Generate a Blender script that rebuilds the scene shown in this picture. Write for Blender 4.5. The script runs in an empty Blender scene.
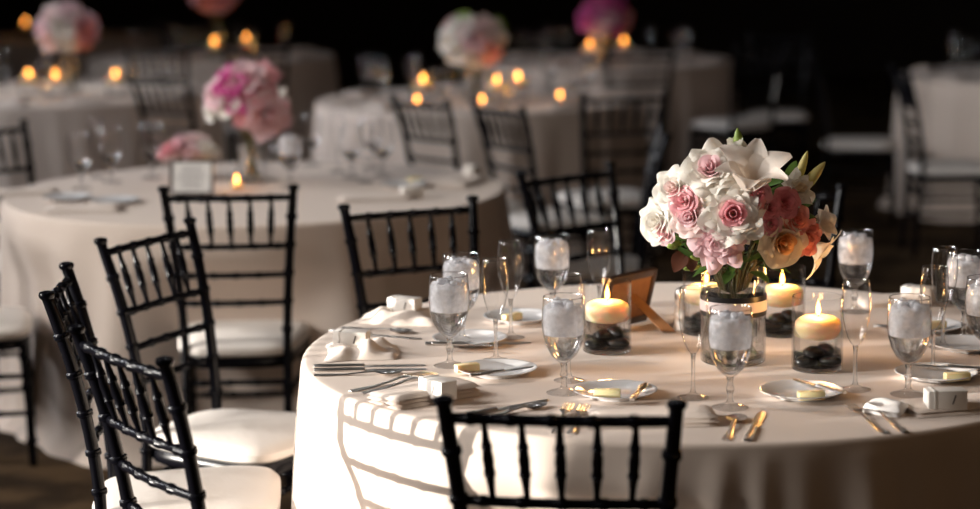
import bpy, bmesh, math, random
from mathutils import Vector, Matrix, Euler
R_ = math.radians
PI = math.pi
S = bpy.context.scene
C = bpy.context.collection
TZ = 0.76                                   # table top height
rnd = random.Random(7)

# ------------------------------------------------------------------ camera
CAM_H, TILT, ROLL, FPX = 1.691, 0.160, -0.012, 2100.0
cam_d = bpy.data.cameras.new('camera')
cam = bpy.data.objects.new('camera', cam_d); C.objects.link(cam); S.camera = cam
cam_d.sensor_width = 36.0
cam_d.lens = FPX * 36 / 980
cam.location = (0, 0, CAM_H)
cam.rotation_euler = (Matrix.Rotation(PI / 2 - TILT, 3, 'X') @ Matrix.Rotation(ROLL, 3, 'Z')).to_euler()
cam_d.dof.use_dof = True
cam_d.dof.focus_distance = 4.27
cam_d.dof.aperture_fstop = (cam_d.lens / 1000) / 0.041
cam_d.dof.aperture_blades = 0
cam_d.clip_start = 0.05


def ray(px, py):
    X, Y = px - 490, py - 254.5
    c, s = math.cos(ROLL), math.sin(ROLL)
    X, Y = c * X + s * Y, -s * X + c * Y
    c, s = math.cos(TILT), math.sin(TILT)
    return Vector((X / FPX, c - Y / FPX * s, -s - Y / FPX * c))


def at(px, py, z=TZ):
    """the spot of the room at height z that the photograph shows at a pixel"""
    d = ray(px, py)
    return d * ((z - CAM_H) / d.z) + Vector((0, 0, CAM_H))


def aty(px, py, y):
    d = ray(px, py)
    return d * (y / d.y) + Vector((0, 0, CAM_H))


# ------------------------------------------------------------------ materials
MATS = {}


def nodes(name):
    m = bpy.data.materials.new(name); m.use_nodes = True
    nt = m.node_tree; nt.nodes.clear()
    out = nt.nodes.new('ShaderNodeOutputMaterial')
    MATS[name] = m
    return m, nt, out


def pbr(name, col, rough=.5, metal=0, spec=.5, coat=0, bump=None, var=None, sss=0, sss_r=(.02, .01, .005), sheen=0, emit=None, trans=0):
    m, nt, out = nodes(name)
    b = nt.nodes.new('ShaderNodeBsdfPrincipled')
    b.inputs['Base Color'].default_value = (*col, 1)
    b.inputs['Roughness'].default_value = rough
    b.inputs['Metallic'].default_value = metal
    b.inputs['Specular IOR Level'].default_value = spec
    b.inputs['Coat Weight'].default_value = coat
    b.inputs['Coat Roughness'].default_value = .12
    b.inputs['Sheen Weight'].default_value = sheen
    if sss:
        b.inputs['Subsurface Weight'].default_value = sss
        b.inputs['Subsurface Radius'].default_value = sss_r
        b.inputs['Subsurface Scale'].default_value = 1.0
    if emit:
        b.inputs['Emission Color'].default_value = (*emit[0], 1)
        b.inputs['Emission Strength'].default_value = emit[1]
    tc = nt.nodes.new('ShaderNodeTexCoord')
    if var:                       # (scale, second colour, contrast)
        n = nt.nodes.new('ShaderNodeTexNoise'); n.inputs['Scale'].default_value = var[0]; n.inputs['Detail'].default_value = 4
        r = nt.nodes.new('ShaderNodeValToRGB')
        r.color_ramp.elements[0].position = .5 - var[2]; r.color_ramp.elements[1].position = .5 + var[2]
        r.color_ramp.elements[0].color = (*col, 1); r.color_ramp.elements[1].color = (*var[1], 1)
        nt.links.new(tc.outputs['Object'], n.inputs['Vector']); nt.links.new(n.outputs['Fac'], r.inputs['Fac'])
        nt.links.new(r.outputs['Color'], b.inputs['Base Color'])
    if bump:                      # (scale, strength)
        n = nt.nodes.new('ShaderNodeTexNoise'); n.inputs['Scale'].default_value = bump[0]; n.inputs['Detail'].default_value = 3
        bp = nt.nodes.new('ShaderNodeBump'); bp.inputs['Strength'].default_value = bump[1]; bp.inputs['Distance'].default_value = .004
        nt.links.new(tc.outputs['Object'], n.inputs['Vector']); nt.links.new(n.outputs['Fac'], bp.inputs['Height'])
        nt.links.new(bp.outputs['Normal'], b.inputs['Normal'])
    if trans:
        t = nt.nodes.new('ShaderNodeBsdfTranslucent'); t.inputs['Color'].default_value = (*col, 1)
        mx = nt.nodes.new('ShaderNodeMixShader'); mx.inputs['Fac'].default_value = trans
        if var:
            nt.links.new(r.outputs['Color'], t.inputs['Color'])
        nt.links.new(b.outputs[0], mx.inputs[1]); nt.links.new(t.outputs[0], mx.inputs[2])
        nt.links.new(mx.outputs[0], out.inputs['Surface'])
    else:
        nt.links.new(b.outputs[0], out.inputs['Surface'])
    return m


def thin_glass(name, tint=(1, 1, 1), base=.03):
    m, nt, out = nodes(name)
    t = nt.nodes.new('ShaderNodeBsdfTransparent'); t.inputs['Color'].default_value = (*tint, 1)
    g = nt.nodes.new('ShaderNodeBsdfGlossy'); g.inputs['Roughness'].default_value = .035
    lw = nt.nodes.new('ShaderNodeLayerWeight'); lw.inputs['Blend'].default_value = .5
    pw = nt.nodes.new('ShaderNodeMath'); pw.operation = 'POWER'; pw.inputs[1].default_value = 5
    ma = nt.nodes.new('ShaderNodeMath'); ma.operation = 'MULTIPLY_ADD'; ma.inputs[1].default_value = .9; ma.inputs[2].default_value = base
    mx = nt.nodes.new('ShaderNodeMixShader')
    nt.links.new(lw.outputs['Facing'], pw.inputs[0]); nt.links.new(pw.outputs[0], ma.inputs[0])
    p2 = nt.nodes.new('ShaderNodeMath'); p2.operation = 'POWER'; p2.inputs[1].default_value = 7
    mc = nt.nodes.new('ShaderNodeMix'); mc.data_type = 'RGBA'; mc.inputs[6].default_value = (*tint, 1); mc.inputs[7].default_value = (.42, .42, .44, 1)
    nt.links.new(lw.outputs['Facing'], p2.inputs[0]); nt.links.new(p2.outputs[0], mc.inputs[0]); nt.links.new(mc.outputs[2], t.inputs['Color'])
    nt.links.new(ma.outputs[0], mx.inputs['Fac']); nt.links.new(t.outputs[0], mx.inputs[1]); nt.links.new(g.outputs[0], mx.inputs[2])
    nt.links.new(mx.outputs[0], out.inputs['Surface'])
    return m


def full_glass(name, col, ior, clear=.4):
    m, nt, out = nodes(name)
    g = nt.nodes.new('ShaderNodeBsdfGlass'); g.inputs['Color'].default_value = (*col, 1)
    g.inputs['IOR'].default_value = ior; g.inputs['Roughness'].default_value = 0
    t = nt.nodes.new('ShaderNodeBsdfTransparent'); t.inputs['Color'].default_value = (*col, 1)
    mx = nt.nodes.new('ShaderNodeMixShader'); mx.inputs['Fac'].default_value = clear
    nt.links.new(g.outputs[0], mx.inputs[1]); nt.links.new(t.outputs[0], mx.inputs[2])
    nt.links.new(mx.outputs[0], out.inputs['Surface'])
    return m


def ice_mat():
    m, nt, out = nodes('ice')
    d = nt.nodes.new('ShaderNodeBsdfPrincipled')
    d.inputs['Base Color'].default_value = (.93, .93, .95, 1); d.inputs['Roughness'].default_value = .12
    tl = nt.nodes.new('ShaderNodeBsdfTranslucent'); tl.inputs['Color'].default_value = (.93, .93, .95, 1)
    m1 = nt.nodes.new('ShaderNodeMixShader'); m1.inputs['Fac'].default_value = .38
    g = nt.nodes.new('ShaderNodeBsdfTransparent'); g.inputs['Color'].default_value = (.93, .94, .96, 1)
    tc = nt.nodes.new('ShaderNodeTexCoord')
    v = nt.nodes.new('ShaderNodeTexVoronoi'); v.inputs['Scale'].default_value = 42
    n = nt.nodes.new('ShaderNodeTexNoise'); n.inputs['Scale'].default_value = 60; n.inputs['Detail'].default_value = 4
    r = nt.nodes.new('ShaderNodeMapRange'); r.inputs['From Min'].default_value = .35; r.inputs['From Max'].default_value = .7
    r.inputs['To Min'].default_value = .12; r.inputs['To Max'].default_value = .55
    bp = nt.nodes.new('ShaderNodeBump'); bp.inputs['Strength'].default_value = .7; bp.inputs['Distance'].default_value = .006
    m2 = nt.nodes.new('ShaderNodeMixShader')
    L = nt.links.new
    L(tc.outputs['Object'], v.inputs['Vector']); L(tc.outputs['Object'], n.inputs['Vector'])
    L(n.outputs['Fac'], r.inputs['Value']); L(v.outputs['Distance'], bp.inputs['Height']); L(bp.outputs['Normal'], d.inputs['Normal'])
    L(d.outputs[0], m1.inputs[1]); L(tl.outputs[0], m1.inputs[2])
    L(r.outputs[0], m2.inputs['Fac']); L(m1.outputs[0], m2.inputs[1]); L(g.outputs[0], m2.inputs[2])
    L(m2.outputs[0], out.inputs['Surface'])
    return m


def flame_mat():
    m, nt, out = nodes('flame')
    e = nt.nodes.new('ShaderNodeEmission'); e.inputs['Strength'].default_value = 20
    tc = nt.nodes.new('ShaderNodeTexCoord'); sp = nt.nodes.new('ShaderNodeSeparateXYZ')
    r = nt.nodes.new('ShaderNodeValToRGB')
    r.color_ramp.elements[0].color = (1, .27, .03, 1); r.color_ramp.elements[1].color = (1, .36, .06, 1)
    mr = nt.nodes.new('ShaderNodeMapRange'); mr.inputs['From Max'].default_value = .03
    nt.links.new(tc.outputs['Object'], sp.inputs[0]); nt.links.new(sp.outputs['Z'], mr.inputs['Value'])
    nt.links.new(mr.outputs[0], r.inputs['Fac']); nt.links.new(r.outputs[0], e.inputs['Color'])
    nt.links.new(e.outputs[0], out.inputs['Surface'])
    return m


CLOTH = pbr('cloth', (.70, .585, .50), .75, spec=.2, bump=(900, .12), sheen=.1)
NAPKIN = pbr('napkin_linen', (.74, .64, .565), .8, spec=.2, bump=(700, .2))
NAPKIN_W = pbr('napkin_stripe', (.84, .80, .77), .7, spec=.2, bump=(500, .2))
BLACK = pbr('black_lacquer', (.003, .003, .005), .25, spec=.21)
CUSHION = pbr('cushion', (.80, .74, .68), .55, spec=.3, bump=(60, .25))
CARPET = pbr('carpet', (.030, .018, .009), .95, spec=.1, bump=(300, .6), var=(3.5, (.085, .052, .026), .07))
WALLM = pbr('wall_paint', (.035, .026, .021), .9, spec=.1, bump=(40, .1))
CEILM = pbr('ceiling_paint', (.03, .023, .019), .9, spec=.1)
BLIND = pbr('window_frame_paint', (.25, .2, .16), .6)
SILVER = pbr('silver', (.80, .77, .74), .28, metal=1)
PORC = pbr('porcelain', (.80, .80, .81), .12, spec=.6, coat=.3)
BUTTER = pbr('butter', (.86, .74, .42), .45, sss=.4)
BOXW = pbr('box_card', (.83, .78, .72), .5)
BOXD = pbr('box_mark', (.07, .06, .055), .5)
BOXR = pbr('box_ribbon', (.88, .84, .79), .3)
GTHIN = thin_glass('glass_thin')
GCYL = thin_glass('glass_cylinder', base=.004)
GSOLID = full_glass('glass_solid', (.98, .98, .98), 1.5)
WATER = full_glass('water', (.975, .98, .98), 1.33)
ICE = ice_mat()
FLAME = flame_mat()
WAX = pbr('wax', (.93, .74, .50), .45, sss=.9, sss_r=(.04, .026, .012))
WICK = pbr('wick', (.02, .015, .01), .9)
PEBBLE = pbr('pebble', (.006, .0055, .0055), .3, spec=.4, var=(60, (.014, .013, .013), .2))
RIB_W = pbr('ribbon_white', (.85, .74, .72), .28)
RIB_K = pbr('ribbon_black', (.012, .011, .012), .35)
WOODF = pbr('frame_wood', (.022, .012, .008), .35, var=(30, (.05, .028, .016), .2))
BACKB = pbr('backing_board', (.19, .085, .032), .6, var=(50, (.24, .115, .045), .2))
PAPER = pbr('paper', (.82, .80, .77), .6)
INK = pbr('ink', (.25, .24, .24), .7)
W_PET = pbr('petal_white', (.90, .86, .79), .5, spec=.25, trans=.35)
P_PET = pbr('petal_pink', (.86, .44, .47), .5, spec=.25, trans=.35)
LP_PET = pbr('petal_pale_pink', (.88, .64, .66), .5, spec=.25, trans=.35)
BP_PET = pbr('petal_blush', (.90, .73, .69), .5, spec=.25, trans=.35)
C_PET = pbr('petal_coral', (.90, .36, .28), .5, spec=.25, trans=.35)
R_PET = pbr('petal_rose', (.86, .34, .37), .5, spec=.25, trans=.35)
O_PET = pbr('petal_apricot', (.90, .52, .22), .5, spec=.25, trans=.35)
CR_PET = pbr('petal_cream', (.92, .78, .58), .5, spec=.25, trans=.35)
M_PET = pbr('petal_magenta', (.72, .13, .38), .5, spec=.25, trans=.3)
Y_PET = pbr('petal_bud', (.72, .60, .26), .5, spec=.25, trans=.35, var=(30, (.60, .58, .22), .2))
L_PET = pbr('petal_lily', (.88, .80, .72), .5, spec=.25, trans=.35, bump=(80, .3))
LEAF = pbr('leaf', (.06, .13, .025), .45, spec=.4, trans=.25, var=(25, (.10, .17, .04), .2))
BUD = pbr('green_bud', (.34, .46, .10), .45, trans=.25)
BROWNL = pbr('leaf_brown', (.13, .05, .03), .5, trans=.2)
STEM = pbr('stem', (.05, .085, .02), .5, var=(20, (.16, .10, .04), .2))
CHROME = pbr('shaker_cap', (.6, .59, .58), .4, metal=1)
SALT = pbr('salt', (.75, .72, .70), .7)


# ------------------------------------------------------------------ mesh builder
class MB:
    def __init__(s):
        s.v, s.f, s.m = [], [], []

    def add(s, vs, fs, mat=0, M=None):
        o = len(s.v)
        s.v += [(M @ Vector(p)) if M else Vector(p) for p in vs]
        s.f += [[i + o for i in f] for f in fs]; s.m += [mat] * len(fs)
        return s

    def grid(s, P, close_u=False, mat=0, M=None):
        nv, nu = len(P), len(P[0])
        vs = [p for row in P for p in row]
        fs = []
        for j in range(nv - 1):
            for i in range(nu if close_u else nu - 1):
                k = (i + 1) % nu
                fs.append([j * nu + i, j * nu + k, (j + 1) * nu + k, (j + 1) * nu + i])
        return s.add(vs, fs, mat, M)

    def lathe(s, prof, seg=24, mat=0, M=None):
        P = [[(r * math.cos(2 * PI * i / seg), r * math.sin(2 * PI * i / seg), z) for i in range(seg)] for r, z in prof]
        return s.grid(P, True, mat, M)

    def tube(s, pts, rad, seg=10, mat=0, caps=True):
        pts = [Vector(p) for p in pts]
        if not isinstance(rad, (list, tuple)): rad = [rad] * len(pts)
        n0 = None; P = []
        for i, p in enumerate(pts):
            t = (pts[min(i + 1, len(pts) - 1)] - pts[max(i - 1, 0)]).normalized()
            if n0 is None:
                n0 = t.orthogonal().normalized()
            n0 = (n0 - t * n0.dot(t)).normalized()
            b = t.cross(n0)
            P.append([p + (n0 * math.cos(2 * PI * k / seg) + b * math.sin(2 * PI * k / seg)) * rad[i] for k in range(seg)])
        o = len(s.v)
        s.grid(P, True, mat)
        if caps:
            s.f.append([o + k for k in range(seg)][::-1]); s.m.append(mat)
            e = o + (len(pts) - 1) * seg
            s.f.append([e + k for k in range(seg)]); s.m.append(mat)
        return s

    def box(s, c, d, bevel=0, mat=0, M=None, seg=2):
        bm = bmesh.new(); bmesh.ops.create_cube(bm, size=1)
        for v in bm.verts: v.co = Vector((v.co.x * d[0] + c[0], v.co.y * d[1] + c[1], v.co.z * d[2] + c[2]))
        if bevel: bmesh.ops.bevel(bm, geom=bm.edges[:], offset=bevel, segments=seg, affect='EDGES', profile=.5)
        bm.verts.index_update()
        s.add([v.co.copy() for v in bm.verts], [[v.index for v in f.verts] for f in bm.faces], mat, M)
        bm.free(); return s

    def build(s, name, mats, parent=None, loc=(0, 0, 0), rz=0, sharp=40):
        me = bpy.data.meshes.new(name)
        me.from_pydata([tuple(v) for v in s.v], [], s.f)
        if not isinstance(mats, (list, tuple)): mats = [mats]
        for m in mats: me.materials.append(m)
        me.polygons.foreach_set('material_index', s.m)
        me.polygons.foreach_set('use_smooth', [True] * len(s.f))
        me.update()
        bm = bmesh.new(); bm.from_mesh(me)
        bmesh.ops.remove_doubles(bm, verts=bm.verts[:], dist=1e-6)
        bm.to_mesh(me); bm.free()
        me.set_sharp_from_angle(angle=R_(sharp))
        o = bpy.data.objects.new(name, me); C.objects.link(o)
        o.location = loc; o.rotation_euler = (0, 0, rz)
        if parent: o.parent = parent
        return o


def tag(o, label=None, cat=None, group=None, kind=None):
    if label: o['label'] = label
    if cat: o['category'] = cat
    if group: o['group'] = group
    if kind: o['kind'] = kind
    return o


def empty(name, label, cat, loc=(0, 0, 0), rz=0, group=None):
    o = bpy.data.objects.new(name, None); C.objects.link(o)
    o.empty_display_size = .05
    o.location = loc; o.rotation_euler = (0, 0, rz)
    return tag(o, label, cat, group)


def dup(src, loc, rz=0, label=None, group=None):
    def cp(o, par):
        c = o.copy(); C.objects.link(c)
        if par: c.parent = par
        for ch in o.children: cp(ch, c)
        return c
    r = cp(src, None); r.location = loc; r.rotation_euler = (0, 0, rz)
    if label: r['label'] = label
    if group: r['group'] = group
    return r


class Proto:
    """builds a thing the first time it is asked for and copies it afterwards"""
    def __init__(s, make): s.make, s.src = make, None

    def __call__(s, loc, rz, label, group=None):
        if s.src is None:
            s.src = s.make(); s.src.location = loc; s.src.rotation_euler = (0, 0, rz)
            s.src['label'] = label
            if group: s.src['group'] = group
            return s.src
        r = dup(s.src, loc, rz, label, group)
        if not group and 'group' in r: del r['group']
        return r


# ------------------------------------------------------------------ the room
b = MB(); b.add([(-4.5, -6, 0), (9.5, -6, 0), (9.5, 22, 0), (-4.5, 22, 0)], [[0, 1, 2, 3]]); tag(b.build('floor', CARPET), kind='structure')
b = MB(); b.box((2.5, 8, 5.06), (14, 28, .12)); tag(b.build('ceiling', CEILM), kind='structure')
b = MB(); b.box((2.5, 22.06, 2.5), (14, .12, 5)); tag(b.build('wall_back', WALLM), kind='structure')
b = MB(); b.box((9.56, 8, 2.5), (.12, 28, 5)); tag(b.build('wall_right', WALLM), kind='structure')
# left wall with its window openings
WX = -4.5
uw = [(1.9, 3.3, 2.3, 4.7), (4.5, 5.7, 2.1, 4.5), (7.7, 9.2, 1.6, 3.7), (10.4, 12.2, 1.6, 3.7), (13.2, 14.7, 1.6, 3.7)]      # tall panes
slots = [(2.42, 4.42, .30, 1.22), (5.05, 5.46, .30, 1.16), (10.9, 11.5, .86, 1.18), (2.6, 3.3, 1.24, 1.6)]                              # low sun openings; last two added to light far glasses and the bouquet
holes = uw + slots
yc = sorted({-6.0, 22.0} | {v for h in holes for v in h[:2]}); zc_ = sorted({0.0, 5.0} | {v for h in holes for v in h[2:]})
b = MB()
for y0, y1 in zip(yc, yc[1:]):
    for z0, z1 in zip(zc_, zc_[1:]):
        ym, zm = (y0 + y1) / 2, (z0 + z1) / 2
        if not any(h[0] < ym < h[1] and h[2] < zm < h[3] for h in holes):
            b.box((WX - .45, ym, zm), (.9, y1 - y0, z1 - z0))
tag(b.build('wall_left', WALLM), kind='structure')
for n, (y0, y1, z0, z1) in enumerate(holes):
    b = MB(); ym, zm = (y0 + y1) / 2, (z0 + z1) / 2; t = .035
    for yy in (y0 + t / 2, y1 - t / 2): b.box((WX - .85, yy, zm), (.06, t, z1 - z0))
    for zz in (z0 + t / 2, z1 - t / 2): b.box((WX - .85, ym, zz), (.06, y1 - y0, t))
    tag(b.build('window_%d' % (n + 1), BLIND), kind='structure')  # frames every opening, the added sun openings included

m, nt, out = nodes('sheer_curtain')
t1 = nt.nodes.new('ShaderNodeBsdfTransparent'); t2 = nt.nodes.new('ShaderNodeBsdfTranslucent'); mx = nt.nodes.new('ShaderNodeMixShader'); mx.inputs[0].default_value = .38
nt.links.new(t1.outputs[0], mx.inputs[1]); nt.links.new(t2.outputs[0], mx.inputs[2]); nt.links.new(mx.outputs[0], out.inputs['Surface'])
b = MB(); b.box((WX - .5, 2.95, 1.42), (.004, .70, .36)); tag(b.build('window_curtain', m), kind='structure')  # unseen sheet added to soften the sun falling on the bouquet

# ------------------------------------------------------------------ lights
def area(name, loc, size, power, col, rot):
    l = bpy.data.lights.new(name, 'AREA'); l.shape = 'RECTANGLE'; l.size, l.size_y = size; l.energy = power; l.color = col
    o = bpy.data.objects.new(name, l); C.objects.link(o); o.location = loc; o.rotation_euler = rot
    return o

for (y0, y1, z0, z1), p in zip(uw, (235, 430, 190, 130, 4)):      # sky light coming in at the tall panes
    area('window_daylight', (WX - .95, (y0 + y1) / 2, (z0 + z1) / 2), (z1 - z0, y1 - y0), p, (1.0, .965, .93) if y0 < 7 else (.90, .93, 1.0), (0, R_(-90), 0))
sun = bpy.data.lights.new('low_sun', 'SUN'); sun.energy = 9; sun.angle = R_(.6); sun.color = (1, .94, .86)
so = bpy.data.objects.new('low_sun', sun); C.objects.link(so)
so.rotation_euler = Vector((.96, .215, -.058)).to_track_quat('-Z', 'Y').to_euler()
for x, y, p in ((2.2, 2.2, 38), (0, 9.5, 10), (3.5, 12, 1.5), (-2.6, 5.6, 12), (-2.8, 1.2, 14), (-1.2, 8.6, 10), (.9, 7.2, 8)):   # unseen lights added overhead: warm fill at right, cool ones for glass glints
    l = bpy.data.lights.new('ceiling_lamp', 'POINT'); l.energy = p; l.color = (1, .62, .32); l.shadow_soft_size = .03; l.color = (1, .62, .32) if x > 1 else (.95, .97, 1.0)
    o = bpy.data.objects.new('ceiling_lamp', l); C.objects.link(o); o.location = (x, y, 4.6)
w = bpy.data.worlds.new('room_air'); S.world = w; w.use_nodes = True
w.node_tree.nodes['Background'].inputs[0].default_value = (.9, .75, .6, 1); w.node_tree.nodes['Background'].inputs[1].default_value = .006


# ------------------------------------------------------------------ chairs
def seg_tube(b, path, r, ring=.085, grow=1.28, seg=12, first=.05):
    """a turned round bar with bamboo rings along it"""
    path = [Vector(p) for p in path]
    L = [0]
    for i in range(1, len(path)): L.append(L[-1] + (path[i] - path[i - 1]).length)
    tot = L[-1]

    def P(s):
        for i in range(1, len(path)):
            if s <= L[i] + 1e-9:
                t = (s - L[i - 1]) / (L[i] - L[i - 1]); return path[i - 1].lerp(path[i], t)
        return path[-1]
    st = [0]; rr = [r * .9]
    s = first
    while s < tot - .03:
        for d, k in ((-.008, 1.0), (-.005, grow), (-.0012, grow * 1.02), (0, 1.02), (.0012, grow * 1.02), (.005, grow), (.008, 1.0)):
            st.append(s + d); rr.append(r * k)
        st.append(s + ring / 2); rr.append(r * .97)
        s += ring
    st = [q for q in st if q < tot - .004]; rr = rr[:len(st)]
    st.append(tot); rr.append(r * .9)
    b.tube([P(q) for q in st], rr, seg)


def arc(p, q, bow=(0, 0, 0), n=8):
    p, q, bw = Vector(p), Vector(q), Vector(bow)
    return [p.lerp(q, i / n) + bw * math.sin(PI * i / n) for i in range(n + 1)]


def make_chair():
    root = empty('banquet_chair', '', 'chair')
    # rear posts: floor -> seat -> leaning back
    def rear(s, z):
        if z < .45: t = z / .45; return Vector((s * (.148 + .003 * t), -.205 + .03 * t, z))
        t = (z - .45) / .47
        return Vector((s * (.151 + .036 * t ** 1.4), -.175 - .025 * t - .065 * t * t, z))
    for s in (-1, 1):
        b = MB(); path = [rear(s, z) for z in [i * .92 / 16 for i in range(17)]]
        seg_tube(b, path, .0135, .088)
        e = path[-1]
        b.lathe([(0, .012), (.008, .0115), (.0155, .009), (.0175, .003), (.0155, -.003), (.012, -.006)], 14, 0, Matrix.Translation(e))
        b.build('back_post', BLACK, root)
        b = MB(); seg_tube(b, [(s * .185, .175, .40), (s * .178, .185, .2), (s * .172, .19, 0)], .0145, .09); b.build('front_leg', BLACK, root)
    for z, nm in ((.893, 'top_rail'), (.745, 'back_rail'), (.657, 'back_rail'), (.572, 'back_rail')):
        b = MB(); seg_tube(b, arc(rear(-1, z), rear(1, z), (0, -.012, 0)), .0098 if nm == 'top_rail' else .009, .066, 1.22, 10, .04)
        b.build(nm, BLACK, root)
    for k in range(5):
        t = (k + 1) / 6
        a = rear(-1, .745).lerp(rear(1, .745), t) + Vector((0, -.012, 0)) * math.sin(PI * t)
        e = rear(-1, .893).lerp(rear(1, .893), t) + Vector((0, -.012, 0)) * math.sin(PI * t)
        b = MB(); prof = ((0, .0055), (.15, .006), (.30, .0085), (.335, .0108), (.35, .0085), (.365, .0108), (.40, .009), (.52, .0102), (.63, .0085), (.665, .0102), (.68, .008), (.695, .0098), (.73, .0075), (.88, .0055), (1, .005))
        b.tube([a.lerp(e, q) for q, _ in prof], [r for _, r in prof], 10)
        b.build('spindle', BLACK, root)
    # seat frame
    def outline(grow, n=48, p=4.5):
        o = []
        for i in range(n):
            a = 2 * PI * i / n; c, s = math.cos(a), math.sin(a)
            x = math.copysign(abs(c) ** (2 / p), c); y = math.copysign(abs(s) ** (2 / p), s)
            o.append(((.178 + .025 * y + grow) * x, (.19 + grow) * y, 0))
        return o
    def ring(g, z): return [(x, y, z) for x, y, _ in outline(g)]
    b = MB(); b.grid([ring(-.03, 0.375), ring(.004, 0.375), ring(.008, 0.382), ring(.008, 0.402), ring(.004, 0.408), ring(-.06, 0.408), ring(-.165, .408)], True)
    b.build('seat_frame', BLACK, root)
    b = MB(); b.grid([ring(-.1, 0.408), ring(.002, 0.409), ring(.014, 0.418), ring(.014, 0.434), ring(.004, 0.444), ring(-.02, 0.451), ring(-.07, 0.456), ring(-.13, 0.459), ring(-.160, 0.460), [(0, 0, 0.4602)] * 48], True)
    b.build('seat_cushion', CUSHION, root)
    for z in (.17, .29):
        for s in (-1, 1):
            f = Vector((s * (.175 if z < .2 else .179), .188, z)); b = MB(); seg_tube(b, [rear(s, z), f], .0085, .08, 1.25, 8)
            b.build('stretcher', BLACK, root)
    for z in (.21, .33):
        b = MB(); seg_tube(b, [(-.178, .187, z), (.178, .187, z)], .0085, .08, 1.25, 8); b.build('stretcher', BLACK, root)
        b = MB(); seg_tube(b, [rear(-1, z), rear(1, z)], .0085, .08, 1.25, 8); b.build('stretcher', BLACK, root)
    return root


chair = Proto(make_chair)


def chair_back(mx, my, th, label, group=None):
    """a chair whose back rail has its middle at mx, my and which faces th + 90 degrees"""
    t = R_(th); f = Vector((-math.sin(t), math.cos(t)))
    return chair((mx + f.x * .262, my + f.y * .262, 0), t, label, group)


G1 = 'black banquet chairs around the front table'
G2 = 'black banquet chairs around the table behind'
G3 = 'black banquet chairs far back in the room'
chair_back(.108, 3.272, -7, 'black bamboo-style chair nearest the camera, its back crossing the front cloth', G1)
_a = at(120.5, 346, .92)
chair_back(_a.x, _a.y, -55, 'black chair in the lower left corner, its back seen diagonally with a low top rail', G1)
chair_back(-.936, 4.486, -85, 'black chair at the left seen edge-on, its two posts close together', G1)
chair_back(-.856, 5.199, -117, 'black chair with ivory cushion turned toward the front table, white glint on its right post', G1)
chair_back(-.217, 5.656, -157, 'black chair back behind the left napkins and goblets of the front table', G1)
chair_back(.238, 6.371, -139, 'black chair with blue-white glints behind the goblet and flute at the back', G1)
chair_back(.815, 5.93, 165, 'dark chair mostly hidden behind the large bouquet, blue-lit right post', G1)
chair_back(-.753, 6.022, 1.7, 'black chair seen squarely from behind, in front of the small candle of the second table', G2)
chair((-1.665, 6.55, 0), R_(-78), 'chair cut by the left edge, its ivory seat and black stretchers showing', G2)
chair_back(-1.92, 7.99, -129, 'blurred black chair at the left edge beyond the second table', G2)
chair_back(.04, 8.6, -58, 'blurred black chair with spindles, just behind the right end of the second table', G2)
chair_back(-.29, 8.95, -50, 'blurred dark chair behind the goblets of the second table', G2)
chair_back(-1.62, 10.35, -35, 'blurred black chair before the far left white cloth', G3)
chair_back(.59, 9.1, 13, 'blurred tall dark chair left of the bouquet with a pale seat behind its rails', G3)
chair_back(.63, 7.5, 88, 'dark chair seen side-on just left of the bouquet, blue glint on its post', G3)
chair_back(2.03, 10.35, -90, 'dark chair seen side-on before the pale cloth at right', G3)
chair((2.04, 11.5, 0), R_(-100), 'dark chair at the right with a dim tan seat, left of the side-on one', G3)
chair((1.82, 13.2, 0), R_(170), 'far dim chair in the dark above the bouquet, only its tan seat showing', G3)
chair_back(.85, 11.75, 4, 'far dim chair below the magenta flowers, its spindles against the cloth', G3)
chair_back(1.62, 12.45, 30, 'far dim chair at the right end of the magenta flower table', G3)
chair_back(-1.38, 12.55, 6, 'far dim chair right of the orange candle lights at the back left', G3)
chair_back(-1.98, 12.6, -12, 'far dim chair below the pink flowers at the top left', G3)


# ------------------------------------------------------------------ tablecloths
def tablecloth(cx, cy, R, bumps, seed, label, group, nth=420, dents=()):
    rr = random.Random(seed)
    def fold(th):
        s = 0
        for c, wd, a in bumps:
            d = (th - c + PI) % (2 * PI) - PI
            s += a * math.exp(-(d / wd) ** 2)
        return s
    rows = []
    radial = [0.02, .2, .4, .6, .75, .85, .92, .96, .985]
    for q in radial:
        rows.append([((R - .012) * q * math.cos(2 * PI * i / nth), (R - .012) * q * math.sin(2 * PI * i / nth), TZ) for i in range(nth)])
    for k in range(6):
        a = k / 5 * PI / 2
        rows.append([((R - .012 + .012 * math.sin(a)) * math.cos(2 * PI * i / nth), (R - .012 + .012 * math.sin(a)) * math.sin(2 * PI * i / nth), TZ - .012 + .012 * math.cos(a)) for i in range(nth)])
    zs = [.735, .72, .70, .67, .63, .58, .52, .45, .37, .29, .21, .13, .06, .02, .003]
    for z in zs:
        t = (TZ - z) / TZ
        row = []
        for i in range(nth):
            th = 2 * PI * i / nth
            ff = fold(th + .10 * t * math.sin(3 * th + seed))
            k = min(1, t * 5) ** .7 * (.35 + .65 * t)
            dn = sum(a * math.exp(-(((th - c + PI) % (2 * PI) - PI) / wd) ** 4) for c, wd, a in dents) * max(0, min(1, (.66 - z) / .12))
            r = R + .03 * t + ff * k - dn + (.05 * max(0, t - .93) / .07 if t > .93 else 0)
            row.append((r * math.cos(th), r * math.sin(th), z))
        rows.append(row)
    b = MB(); b.grid(rows, True)
    b.add([(0, 0, TZ)], [])
    c = len(b.v) - 1
    for i in range(nth):
        b.f.append([c, i, (i + 1) % nth]); b.m.append(0)
    o = b.build('tablecloth', CLOTH, loc=(cx, cy, 0), sharp=80)
    return tag(o, label, 'tablecloth', group)


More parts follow.
